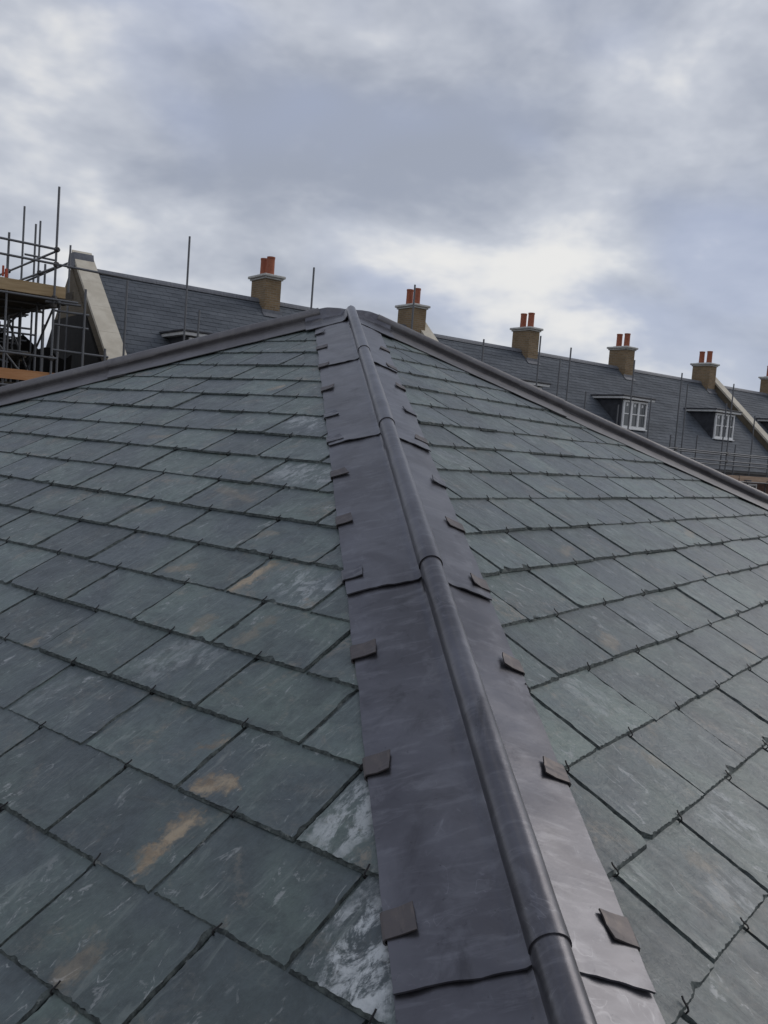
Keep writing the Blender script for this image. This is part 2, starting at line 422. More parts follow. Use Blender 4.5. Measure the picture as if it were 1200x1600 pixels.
# deck under the slates
dk = 0.034
pts = [apex - Vector((0, 0, dk)), corner_n - Vector((0, 0, dk)), corner_r - Vector((0, 0, dk)), corner_b - Vector((0, 0, dk)), corner_l - Vector((0, 0, dk))]
low = [p - Vector((0, 0, 0.12)) for p in pts[1:]]
deck = hobj(mesh_obj('roof_deck', pts + low, [(0, 1, 2), (0, 2, 3), (0, 3, 4), (0, 4, 1), (1, 5, 6, 2), (2, 6, 7, 3), (3, 7, 8, 4), (4, 8, 5, 1), (5, 8, 7, 6)], M['deck']))

def dobj(o):
    o.parent = deck
    return o

# ---- slates
def slate_bm(rng, w, length, t, fine=0.0065, tone=0.0):
    """one hand-dressed slate: tail at y = 0, head at y = length, chipped bevelled edges on three sides"""
    ex = GAUGE + 0.035
    pts = []
    n = int(w/fine)
    tilt = rng.uniform(-0.0025, 0.0025)
    ck = [0.0, 0.0]
    if rng.random() < 0.35: ck[rng.randrange(2)] = rng.uniform(0.006, 0.022)
    y = ex
    while y > ck[0] + 0.004:
        pts.append((-w/2, y, 0)); y -= fine
    for i in range(n+1):
        x = -w/2 + w*i/n
        yy = tilt*(2*i/n - 1)
        dl, dr = x + w/2, w/2 - x
        if ck[0] and dl < ck[0]: yy += ck[0] - dl
        if ck[1] and dr < ck[1]: yy += ck[1] - dr
        pts.append((x, yy, 1))
    y = ck[1] + 0.004 + fine*0.5
    while y < ex:
        pts.append((w/2, y, 2)); y += fine
    pts += [(w/2, ex+0.005, 3), (w/2, length, 3), (-w/2, length, 3), (-w/2, ex+0.005, 3)]
    seed = rng.uniform(0, 500)
    loops = [[], [], []]
    N = len(pts)
    for i, (x, y, side) in enumerate(pts):
        a = pts[i-1]; b = pts[(i+1) % N]
        tx, ty = b[0]-a[0], b[1]-a[1]
        l = math.hypot(tx, ty) or 1
        nx, ny = -ty/l, tx/l                       # inward
        if side == 3: e0 = e1 = e2 = 0.0
        else:
            q = noise.noise((x*75+seed, y*75, 0.3))
            q2 = noise.noise((x*190+seed, y*190, 4.1))
            chip = max(0.0, noise.noise((x*19+seed, y*19, 9.0))-0.26)*0.030
            e0 = 0.0010*q2 + 0.0007*q + chip*0.08
            e1 = 0.0010 + 0.0016*abs(q2) + chip*0.45 + rng.uniform(0, 0.0012)
            e2 = 0.0016 + 0.0020*abs(q) + 0.0014*q2 + chip + rng.uniform(0, 0.0020)
            if side == 1: e1 *= 1.3; e2 *= 1.4
            else: e1 *= 0.75; e2 *= 0.70
        zz = (0.0, t*rng.uniform(0.40, 0.62), t)
        for k, e in enumerate((e0, e1, e2)):
            loops[k].append((x+nx*e, y+ny*e, zz[k]))
    bm = bmesh.new()
    vv = [[bm.verts.new(p) for p in lp] for lp in loops]
    for k in range(2):
        for i in range(N):
            j = (i+1) % N
            bm.faces.new((vv[k][i], vv[k][j], vv[k+1][j], vv[k+1][i]))
    for f_ in bm.faces: f_.material_index = 1
    bm.faces.new(vv[2]).material_index = 0
    bmesh.ops.triangulate(bm, faces=[f for f in bm.faces if len(f.verts) > 4])
    bmesh.ops.recalc_face_normals(bm, faces=bm.faces[:])
    up_ = sum((f.normal.z for f in bm.faces if abs(f.normal.z) > 0.9))
    if up_ < 0: bmesh.ops.reverse_faces(bm, faces=bm.faces[:])
    return bm

def set_tone(me, tone):
    a = me.attributes.new('tone', 'FLOAT', 'POINT')
    a.data.foreach_set('value', [tone]*len(me.vertices))

rng = random.Random(11)
VARIANTS = []
for k in range(16):
    w = SW - rng.uniform(0.0045, 0.0075)
    me = bpy.data.meshes.new('slate'); b_ = slate_bm(rng, w, SLEN, ST*rng.uniform(0.85, 1.2)); b_.to_mesh(me); b_.free()
    set_tone(me, rng.random()); me.materials.append(M['slate']); me.materials.append(M['slate_edge']); VARIANTS.append(me)

def hook_mesh():
    path = [(0, 0.03, -0.0115), (0, -0.002, -0.0105), (0, -0.0055, -0.006), (0.0004, -0.0058, 0.0005), (0.001, -0.001, 0.0040), (0.0018, 0.006, 0.0044), (0.0026, 0.012, 0.0056), (0.0034, 0.0165, 0.0078)]
    r = 0.0018; k = 5; v = []; f = []
    P = [Vector(p) for p in path]
    for i, p in enumerate(P):
        d = (P[min(i+1, len(P)-1)] - P[max(i-1, 0)]).normalized()
        a = Vector((1, 0, 0)); b = d.cross(a).normalized()
        for j in range(k):
            an = 2*math.pi*j/k
            v.append(p + a*math.cos(an)*r + b*math.sin(an)*r)
    for i in range(len(P)-1):
        for j in range(k):
            f.append((i*k+j, i*k+(j+1) % k, (i+1)*k+(j+1) % k, (i+1)*k+j))
    f.append(tuple(range(k))); f.append(tuple(range((len(P)-1)*k, len(P)*k)))
    me = bpy.data.meshes.new('slate_hook'); me.from_pydata([tuple(x) for x in v], [], f); me.materials.append(M['hook'])
    return me
HOOK = hook_mesh()

def in_view(pts_, margin=0.03):
    for p in pts_:
        q = p - UP
        d = q.dot(fw)
        if d < 0.1: continue
        x, y = q.dot(rt)/d*F_PX/1200, q.dot(up)/d*F_PX/1600
        if abs(x) < 0.5+margin and abs(y) < 0.5+margin: return True
    return False

# stains picked out on single slates: face -> list of (kind, start, end, amount)
STAINS = {'L': [('rust', (-0.485, 0.775), (-0.458, 0.872), 0.95), ('rust', (-0.430, 0.766), (-0.424, 0.915), 0.95), ('rust', (-0.70, 0.80), (-0.66, 0.83), 0.4), ('rust', (-1.20, 1.06), (-1.12, 1.08), 0.35), ('rust', (-0.62, 1.02), (-0.56, 1.06), 0.4), ('rust', (-1.75, 1.60), (-1.66, 1.62), 0.35),
                ('rust', (0.085, 0.030), (0.085, 0.140), 0.9), ('rust', (0.060, 0.215), (0.084, 0.238), 0.9),
                ('rust', (-0.042, 0.292), (-0.016, 0.316), 0.7), ('rust', (-0.805, 0.390), (-0.805, 0.410), 0.6),
                ('rust', (0.148, -0.160), (0.152, -0.126), 0.35), ('chalk', (0.525, 0.120), (0.560, 0.030), 1.0),
                ('chalk', (0.355, 0.240), (0.37, 0.340), 0.75), ('chalk', (-0.300, 0.866), (-0.150, 0.806), 0.5),
                ('chalk', (-0.83, 1.440), (-0.650, 1.420), 0.5), ('chalk', (-1.14, 1.860), (-0.98, 1.820), 0.55),
                ('rust', (-1.565, 2.165), (-1.553, 2.200), 0.8), ('chalk', (-0.36, 0.46), (-0.299, 0.56), 0.3),
                ('rust', (-0.386, 0.600), (-0.396, 0.650), 0.4), ('rust', (-0.229, 0.607), (-0.228, 0.69), 0.32),
                ('rust', (-0.98, 1.27), (-0.80, 1.22), 0.3), ('chalk', (-0.62, 0.24), (-0.55, 0.3), 0.15)],
          'R': [('rust', (0.240, 0.165), (0.236, 0.138), 0.45), ('rust', (0.357, 0.119), (0.376, 0.100), 0.3),
                ('chalk', (0.357, 0.038), (0.35, 0.01), 0.35), ('chalk', (0.603, 0.150), (0.601, 0.106), 0.5),
                ('rust', (0.571, 0.310), (0.602, 0.280), 0.3), ('chalk', (0.627, 0.504), (0.63, 0.47), 0.3),
                ('chalk', (1.49, 1.62), (1.60, 1.57), 0.2), ('rust', (2.195, 0.84), (2.194, 0.78), 0.25),
                ('chalk', (1.24, 0.65), (1.30, 0.58), 0.25), ('rust', (0.95, 0.60), (1.0, 0.63), 0.35), ('rust', (1.36, 1.00), (1.46, 1.02), 0.35), ('rust', (2.6, 1.02), (2.68, 1.05), 0.4), ('rust', (2.1, 1.75), (2.2, 1.77), 0.35), ('rust', (1.62, 0.42), (1.7, 0.44), 0.3), ('rust', (1.95, 1.405), (2.05, 1.38), 0.25)]}

counts = {'slate': 0, 'hook': 0}
def lay_face(tag_, o, a, v, n, hipside, d_far):
    """a: unit vector along the courses with columns counted along it; hipside = +1 if the near hip lies towards +a"""
    MF = Matrix(((a.x, v.x, n.x, o.x), (a.y, v.y, n.y, o.y), (a.z, v.z, n.z, o.z), (0, 0, 0, 1)))
    # clip planes in world: (point, outward normal)
    hn = Vector((hd.y, -hd.x, 0)).normalized()           # to the right of the near hip
    near_n = hn if tag_ == 'L' else -hn
    fn = d_far.cross(Vector((0, 0, 1))).normalized()
    if (o - apex).dot(fn) > 0: fn = -fn
    planes = [(apex - near_n*0.014, near_n), (apex - fn*0.014, fn)]
    rest = []; rest_h = []
    for row in range(-4, 20):
        base = 0.0 if row % 2 == 0 else 0.5
        for k in range(-30, 31):
            u = k + base
            cx, cy = u*SW, row*GAUGE
            P = [o + a*x + v*y for x in (cx-SW/2, cx+SW/2) for y in (cy, cy+GAUGE)]
            Pall = P + [o + a*x + v*(cy+SLEN) for x in (cx-SW/2, cx+SW/2)]
            s = [[(p-c0).dot(nn) for p in Pall] for c0, nn in planes]
            if any(min(q) > 0 for q in s): continue
            if min(p.z for p in Pall) < z_eave - 0.05: continue
            cut = any(max(q) > 0 for q in s)
            r = random.Random(hash((tag_ == 'L', row, k)) & 0xffff)
            vis = in_view(P + [(P[0]+P[3])/2])
            mloc = Matrix.Translation((cx + r.uniform(-0.002, 0.002), cy + r.uniform(-0.0025, 0.0025), -ST + r.uniform(-0.0004, 0.0030))) \
                @ Matrix.Rotation(-ST/GAUGE + r.uniform(-0.004, 0.004), 4, 'X') @ Matrix.Rotation(r.uniform(-0.005, 0.005), 4, 'Z') @ Matrix.Rotation(r.uniform(-0.008, 0.008), 4, 'Y')
            MW = MF @ mloc
            if not cut:
                me = VARIANTS[r.randrange(len(VARIANTS))]
            else:
                bm = slate_bm(r, SW - r.uniform(0.0045, 0.0075), SLEN, ST*r.uniform(0.85, 1.2))
                inv = MW.inverted()
                for c0, nn in planes:
                    lc = inv @ c0; ln = (inv.to_3x3() @ nn).normalized()
                    bmesh.ops.bisect_plane(bm, geom=bm.verts[:]+bm.edges[:]+bm.faces[:], plane_co=lc, plane_no=ln, clear_outer=True)
                if len(bm.faces) < 3: bm.free(); continue
                me = bpy.data.meshes.new('slate'); bm.to_mesh(me); bm.free(); set_tone(me, r.random()); me.materials.append(M['slate']); me.materials.append(M['slate_edge'])
            hc = o + a*cx + v*cy
            hook_ok = (hc-planes[0][0]).dot(planes[0][1]) < (-0.185 if tag_ == 'L' else -0.152) and (hc-planes[1][0]).dot(planes[1][1]) < -0.175
            if vis:
                ob = bpy.data.objects.new('slate', me); COL.objects.link(ob); dobj(ob); ob.matrix_basis = MW
                counts['slate'] += 1
                for kind, p0, p1, amt in STAINS[tag_]:
                    mx_, my_ = (p0[0]+p1[0])/2, (p0[1]+p1[1])/2
                    if abs(mx_-cx) < SW/2 and cy <= my_ < cy+GAUGE:
                        ob[kind+'_a'] = [p0[0]-cx, p0[1]-cy, ST]; ob[kind+'_b'] = [p1[0]-cx, p1[1]-cy, ST]; ob[kind+'_amount'] = amt
                hm = MF @ Matrix.Translation((cx + r.uniform(-0.006, 0.006), cy, 0.0005)) @ Matrix.Rotation(r.uniform(-0.3, 0.3), 4, 'Z') @ Matrix.Diagonal((0.9, 0.82, 0.85, 1))
                if hook_ok and not in_view([hc], 0.0): rest_h.append(hm)
                elif hook_ok:
                    hk = bpy.data.objects.new('slate_hook', HOOK); COL.objects.link(hk); dobj(hk)
                    hk.matrix_basis = hm
                    counts['hook'] += 1
            else:
                rest.append((me, MW, r.random()))
                if hook_ok: rest_h.append(MF @ Matrix.Translation((cx, cy, 0.0005)) @ Matrix.Diagonal((0.9, 0.82, 0.85, 1)))
    # the slates outside the picture, joined
    bm = bmesh.new(); tones = []
    for me, MW, tn in rest:
        n0 = len(bm.verts); bm.from_mesh(me); bm.verts.ensure_lookup_table()
        for i in range(n0, len(bm.verts)): bm.verts[i].co = MW @ bm.verts[i].co
    if rest:
        me = bpy.data.meshes.new('slates'); bm.to_mesh(me); me.materials.append(M['slate']); me.materials.append(M['slate_edge'])
        ob = bpy.data.objects.new('slates', me); COL.objects.link(ob); dobj(ob); ob['kind'] = 'stuff'
    bm.free()
    bm = bmesh.new()
    for hm in rest_h:
        n0 = len(bm.verts); bm.from_mesh(HOOK); bm.verts.ensure_lookup_table()
        for i in range(n0, len(bm.verts)): bm.verts[i].co = hm @ bm.verts[i].co
    if rest_h:
        ob = bm_obj('slate_hooks', bm, M['hook']); dobj(ob); ob['kind'] = 'stuff'

lay_face('L', oL, -cL, vL, nL, 1, dL)
lay_face('R', oR, cR, vR, nR, -1, dR)
print('slates in view', counts)
# the two faces turned away from the picture: plain courses, joined
def back_face(nrm, ca, cb):
    a = (cb-ca); a.z = 0; ln = a.length; a.normalize()
    v = nrm.cross(a).normalized()
    if v.z < 0: v = -v
    verts, faces = [], []
    H = (apex-ca).dot(v); off_top = (apex-ca).dot(a)
    row = 0; r = random.Random(5)
    while row*GAUGE < H - 0.05:
        y0 = row*GAUGE; y1 = min(y0 + GAUGE*1.15, H)
        xl, xr = off_top*y0/H, ln - (ln-off_top)*y0/H
        x = xl - (0.15 if row % 2 else 0.0)
        while x < xr:
            x0, x1 = max(x+0.003, xl), min(x+SW-0.003, xr); x += SW
            if x1-x0 < 0.03: continue
            q = []
            for (xx, yy) in ((x0, y0), (x1, y0), (x1, y1), (x0, y1)):
                l2, r2 = off_top*yy/H, ln - (ln-off_top)*yy/H
                q.append((min(max(xx, l2), r2), yy))
            b0 = len(verts)
            for (xx, yy), hh in zip(q, (0.0, 0.0, -0.011, -0.011)): verts.append(ca + a*xx + v*yy + nrm*hh)
            for (xx, yy) in q[:2]: verts.append(ca + a*xx + v*yy - nrm*0.010)
            faces += [(b0, b0+1, b0+2, b0+3), (b0+4, b0+5, b0+1, b0)]
        row += 1
    ob = dobj(mesh_obj('slates', verts, faces, M['slate'])); ob['kind'] = 'stuff'
back_face(nBL, corner_b.copy(), corner_l.copy())
back_face(nBR, corner_r.copy(), corner_b.copy())

# ---- lead on the hips: each length of lead is one sheet dressed over the roll
def lead_sheet(name, P0, d, na, nb, wa, wb, s0, s1, lift0, lift1, mat, seed, sa=0.0, sb=0.0, taper=None, r=0.0262, hc=0.040, step=0.018):
    """P0 + d*s runs along the hip; na/nb normals of the two faces, wa/wb wing widths"""
    da = d.cross(na); db = d.cross(nb)
    if da.z > 0: da = -da
    if db.z > 0: db = -db
    nh = (na+nb).normalized(); bb = d.cross(nh).normalized()
    if bb.dot(db) < 0: bb = -bb
    rs = random.Random(seed); sd = rs.uniform(0, 300)
    K = max(4, int((s1-s0)/step))
    rows = []
    for i in range(K+1):
        f = i/K
        lift = lift0 + (lift1-lift0)*f
        edge = max(0.0, 1 - f*(s1-s0)/0.05)
        row = []
        prof = []
        nw = 12
        for j in range(nw+1):
            q = j/nw; prof.append(('a', wa*(1-q) + 0.024*q, 0.0))
        prof += [('v', -0.70, 0.10), ('v', -0.80, 0.30), ('v', -0.90, 0.55)]
        for j in range(17):
            th = math.radians(198 - j*(216/16)); prof.append(('r', th, 0))
        prof += [('v', 0.90, 0.55), ('v', 0.80, 0.30), ('v', 0.70, 0.10)]
        for j in range(nw+1):
            q = j/nw; prof.append(('b', 0.024*(1-q) + wb*q, 0.0))
        for kind, x, x2 in prof:
            sgn = -x if kind == 'a' else (x if kind == 'b' else 0.0)
            wav = noise.noise((sgn*26+sd, 0.4, 1.0))*0.0035 + noise.noise((sgn*7+sd, 3.3, 1.0))*0.005
            skew = (sa if kind == 'a' else sb if kind == 'b' else 0.0)
            s = s0 + (s1-s0)*f + (wav + skew*((x/0.2)**1.5 if kind in 'ab' else 0) )*(1-f)
            wob = noise.noise((s*9+sd, sgn*12, 0))*0.0016 + noise.noise((s*30+sd, sgn*35, 5))*0.0006
            C = P0 + d*s
            if kind == 'v':
                tf = taper(s) if taper else 1.0
                p = C + bb*(r*x) + nh*((0.006 + lift)*(1-x2) + (hc*0.9*tf + 0.003)*x2 - 0.004*(1-x2))
            elif kind == 'r':
                tf = taper(s) if taper else 1.0
                rr = r + lift*0.6 + wob*0.5
                p = C + nh*(hc*tf*0.9 + 0.003 + rr*tf*math.sin(x)) + bb*(rr*math.cos(x)*(0.6+0.4*tf))
            else:
                dd, nn = (da, na) if kind == 'a' else (db, nb)
                wd = abs(wa if kind == 'a' else wb)
                ed = max(0.0, (x-wd+0.05)/0.05)
                jag = noise.noise((s*14+sd, 7.7 if kind == 'a' else 2.2, 0))*0.0035*ed
                base = 0.0050 + lift + wob + 0.0035*edge*(0.5+noise.noise((sgn*30+sd, 8, 0))) - 0.002*ed
                base += 0.0013*math.exp(-((s-s0-0.048)/0.009)**2)
                p = C + dd*(x+jag) + nn*base
            row.append(p)
        rows.append(row)
    n = len(rows[0])
    # local coordinates along the hip keep the texture aligned with it
    X = bb; Y = d; Zv = X.cross(Y)
    MW = Matrix(((X.x, Y.x, Zv.x, P0.x), (X.y, Y.y, Zv.y, P0.y), (X.z, Y.z, Zv.z, P0.z), (0, 0, 0, 1)))
    inv = MW.inverted()
    bm = bmesh.new()
    V = [[bm.verts.new(inv @ p) for p in rw] for rw in rows]
    for i in range(len(rows)-1):
        for j in range(n-1):
            bm.faces.new((V[i][j], V[i][j+1], V[i+1][j+1], V[i+1][j]))
    bmesh.ops.recalc_face_normals(bm, faces=bm.faces[:])
    if sum(f.normal.z for f in bm.faces) < 0: bmesh.ops.reverse_faces(bm, faces=bm.faces[:])
    bmesh.ops.solidify(bm, geom=bm.faces[:], thickness=0.0036)
    o = bm_obj(name, bm, mat, None, True)
    hobj(o); o.matrix_basis = MW
    # keep rim edges crisp
    md = o.modifiers.new('split', 'EDGE_SPLIT'); md.split_angle = math.radians(55)
    return o

LAPS = [-0.28, 0.79, 1.865, 2.925, 3.975, 4.86]
hip_s0 = (corner_n - hp).dot(hd)
edges_ = [hip_s0 - 0.03] + LAPS
def near_taper(s):
    return 1.0 if s < APEX_T-0.16 else max(0.35, 1 - (s-(APEX_T-0.16))/0.16*0.6)
sheets = []
for k in range(len(edges_)-1):
    s0 = edges_[k]; s1 = min(edges_[k+1] + 0.10, APEX_T-0.08)
    if k == len(edges_)-2: s1 = APEX_T - 0.165
    mat = M['lead']
    sheets.append(lead_sheet('lead_sheet', hp, hd, nL, nR, 0.203, 0.172, s0, s1, 0.0055, 0.0, mat, 40+k, sa=0.004, sb=-0.004, taper=near_taper))

# clips folded over the lead's edges
def lead_clip(side, s, rs):
    n_, w_ = (nL, 0.203) if side == 'L' else (nR, 0.172)
    dd = hd.cross(n_)
    if dd.z > 0: dd = -dd
    wid = rs.uniform(0.046, 0.054); ln = rs.uniform(0.042, 0.052)
    lift = rs.uniform(0.000, 0.0045)
    path = [(-0.02, -0.004), (0.004, -0.003), (0.007, 0.003), (0.006, 0.0090), (0.002, 0.0118), (-ln*0.5, 0.0122+lift*0.35), (-ln, 0.0125+lift)]
    th = 0.003
    verts, faces = [], []
    K = 4
    sk = rs.uniform(-0.006, 0.006)
    for i, (x, z) in enumerate(path):
        for j in range(K+1):
            q = j/K - 0.5
            zz = z + (rs.uniform(-0.0007, 0.0007) if i > 3 else 0) + (0.002*abs(q)*2 if i == len(path)-1 else 0)
            xx = x + (sk*q*2 if i >= 5 else 0)
            verts.append((q*wid + rs.uniform(-0.0008, 0.0008), xx, zz))
    for i in range(len(path)-1):
        for j in range(K):
            a = i*(K+1)+j
            faces.append((a, a+1, a+K+2, a+K+1))
    bm = bmesh.new(); bv = [bm.verts.new(p) for p in verts]
    for f in faces: bm.faces.new([bv[i] for i in f])
    bmesh.ops.recalc_face_normals(bm, faces=bm.faces[:])
    bmesh.ops.solidify(bm, geom=bm.faces[:], thickness=th)
    o = bm_obj('lead_clip', bm, M['clip'] if s < 1.8 or rs.random() < 0.4 else M['lead'])
    P = hp + hd*s + dd*w_
    X, Y, Zv = hd, dd, n_
    MW = Matrix(((X.x, Y.x, Zv.x, P.x), (X.y, Y.y, Zv.y, P.y), (X.z, Y.z, Zv.z, P.z), (0, 0, 0, 1)))
    hobj(o); o.matrix_basis = MW
rs = random.Random(3)
for s in (0.18, 0.53, 0.905, 1.245, 1.612, 1.965, 2.292, 2.654, 2.985, 3.262, 3.62, 4.0, 4.34, 4.66): lead_clip('L', s, rs)
for s in (0.16, 0.51, 0.885, 1.228, 1.572, 1.932, 2.280, 2.615, 3.02, 3.352, 3.71, 4.03, 4.38): lead_clip('R', s, rs)

# left, right and rear hips
def far_hip(d, na, nb, wa, wb, seed, length):
    s = length + 0.03; k = 0
    pieces = []
    while s > 0.20:
        lo = max(s - 1.45, 0.18)
        pieces.append((s, lo)); s = lo; k += 1
    for i, (a, b) in enumerate(pieces):
        b2 = max(b - 0.10, 0.165)
        lead_sheet('lead_sheet', apex, -d, na, nb, wa, wb, -a, -b2, 0.0055, 0.0, M['lead_brown'], seed+i, r=0.027, hc=0.030, step=0.03)
far_hip(dL, nL, nBL, 0.205, 0.19, 70, (corner_l-apex).length)
far_hip(dR, nR, nBR, 0.205, 0.19, 80, (corner_r-apex).length)
far_hip(dB, nBL, nBR, 0.19, 0.19, 90, (corner_b-apex).length)

def apex_cap():
    hx = Vector((hd.x, hd.y, 0)).normalized(); hy = Vector((-hx.y, hx.x, 0))      # along the near hip / towards the left hip
    pl = [nL, nR, nBL, nBR]
    R = 0.245; K = 40
    dirs = [Vector((-hd.x, -hd.y, 0)).normalized(), Vector((dL.x, dL.y, 0)).normalized(), Vector((dR.x, dR.y, 0)).normalized(), Vector((dB.x, dB.y, 0)).normalized()]
    bm = bmesh.new(); V = []
    for i in range(K+1):
        row = []
        for j in range(K+1):
            p, q = -1 + 2*i/K, -1 + 2*j/K
            wv_ = 0.010*noise.noise((p*2, q*2, 3.0))
            x = hx*(p*(R+wv_)) + hy*(q*(R+wv_))
            zs = sorted(-(n.x*x.x + n.y*x.y)/n.z for n in pl)
            z = zs[0]
            sm = math.sqrt(x.length_squared + 0.05**2)
            z = -math.sqrt(z*z + 0.032**2) if z < 0 else -0.032
            bump = 0.0
            for dv in dirs:
                al = x.dot(dv)
                if al > 0:
                    dist = (x - dv*al).length
                    bump = max(bump, (0.058 if dv is dirs[0] else 0.050)*math.exp(-(dist/0.028)**2.6)*min(1.0, 0.50 + al/0.26))
            z += bump + 0.0150 + 0.0015*noise.noise((x.x*30, x.y*30, 0))
            row.append(bm.verts.new((x.x, x.y, z)))
        V.append(row)
    for i in range(K):
        for j in range(K): bm.faces.new((V[i][j], V[i+1][j], V[i+1][j+1], V[i][j+1]))
    bmesh.ops.recalc_face_normals(bm, faces=bm.faces[:])
    if sum(f.normal.z for f in bm.faces) < 0: bmesh.ops.reverse_faces(bm, faces=bm.faces[:])
    bmesh.ops.solidify(bm, geom=bm.faces[:], thickness=0.004)
    o = bm_obj('apex_cap', bm, M['lead'], None, True)
    hobj(o); o.location = apex
    o['label'] = 'lead saddle dressed over the top of the roof'
    o.modifiers.new('split', 'EDGE_SPLIT').split_angle = math.radians(55)
apex_cap()

# ------------------------------------------------------------------ the terrace beyond
TO = Vector((-5.98464, 29.03299, 0.0)); TAZ = math.atan2(0.60181502, 0.79863551)
RUN = 4.8

def far_slates(parent, x0, x1, H, sign):
    """courses of slates on one slope, joined: too small to pick apart"""
    sl_len = math.hypot(H, RUN); ey, ez = -RUN/sl_len*sign, -H/sl_len
    n_y, n_z = -H/sl_len*sign, RUN/sl_len
    g = 0.2; w = 0.3; verts = []; faces = []; tones = []
    rg = random.Random(int(x0*10)+int(sign))
    rows = int(sl_len/g)
    for i in range(rows):
        a = 0.06 + i*g; b = a + g*1.25
        x = x0 + (0.15 if i % 2 else 0) - w
        rowtone = rg.uniform(-0.06, 0.06)
        while x < x1:
            u0, u1 = max(x+0.003, x0), min(x+w-0.003, x1); x += w
            if u1 - u0 < 0.04: continue
            t = 0.002 + rg.uniform(0, 0.008); jb = rg.uniform(-0.012, 0.012)
            bb = len(verts)
            def P(u, s, h): return (u, ey*s*1.0 + n_y*h, Z0 + H + ez*s + n_z*h)
            verts.extend([P(u0, a-0.05, 0.006), P(u1, a-0.05, 0.006), P(u1, b+jb-0.04, 0.012+t), P(u0, b+jb-0.04, 0.012+t), P(u1, b+jb-0.04, 0.0), P(u0, b+jb-0.04, 0.0)])
            q = [(bb, bb+3, bb+2, bb+1), (bb+3, bb+5, bb+4, bb+2)]
            if sign < 0: q = [f[::-1] for f in q]
            faces += q
            tn = 0.45 + 0.75*noise.noise((x*0.9+sign*7, i*0.55, x0)) + 0.45*noise.noise((x*0.25, i*0.2, 3.0))
            tones += [min(1, max(0, tn + rg.gauss(0, 0.16)+rowtone))]*6
    o = mesh_obj('roof_slates', verts, faces, M['far_slate'], parent)
    at = o.data.attributes.new('tone', 'FLOAT', 'POINT'); at.data.foreach_set('value', tones)
    o['kind'] = 'stuff'

def chimney(parent, x, H, front_extra=0.0):
    zt = Z0 + 5.12
    hw, hd_ = 0.29, 0.50
    c = box('chimney', x-hw, x+hw, -hd_, hd_, Z0+H-0.9, zt, M['stock_brick'], parent)
    bm = bmesh.new()
    add_box(bm, x-hw-0.05, x+hw+0.05, -hd_-0.05, hd_+0.05, zt+0.002, zt+0.06, 0.01)
    add_box(bm, x-hw-0.11, x+hw+0.11, -hd_-0.11, hd_+0.11, zt+0.062, zt+0.15, 0.02)
    add_box(bm, x-hw*0.7, x+hw*0.7, -hd_*0.8, hd_*0.8, zt+0.152, zt+0.19, 0.02)
    bm_obj('chimney_cap', bm, M['cap'], c)
    for k, y in enumerate((-0.22, 0.22)):
        prof = [(0.140, 0.0), (0.132, 0.05), (0.128, 0.53), (0.138, 0.545), (0.138, 0.60), (0.105, 0.60), (0.105, 0.30)]
        n = 14; vv, ff = [], []
        for r, z in prof:
            for j in range(n):
                an = 2*math.pi*j/n; vv.append((x + r*math.cos(an), y + r*math.sin(an), zt+0.17+z))
        for i in range(len(prof)-1):
            for j in range(n): ff.append((i*n+j, i*n+(j+1) % n, (i+1)*n+(j+1) % n, (i+1)*n+j))
        ff.append(tuple(range((len(prof)-1)*n, len(prof)*n)))
        mesh_obj('chimney_pot', vv, ff, M['pot'], c, False)
    # lead apron at the foot of the front face
    sl = math.hypot(H, RUN); zf = Z0 + H - hd_*H/RUN
    mesh_obj('lead_apron', [(x-hw-0.08, -hd_-0.012, zf+0.14), (x+hw+0.08, -hd_-0.012, zf+0.14), (x+hw+0.08, -hd_-0.02, zf+0.035), (x-hw-0.08, -hd_-0.02, zf+0.035),
                            (x+hw+0.08, -hd_-0.17, zf-0.10), (x-hw-0.08, -hd_-0.17, zf-0.10)], [(0, 3, 2, 1), (3, 5, 4, 2)], M['ridge'], c)
    return c

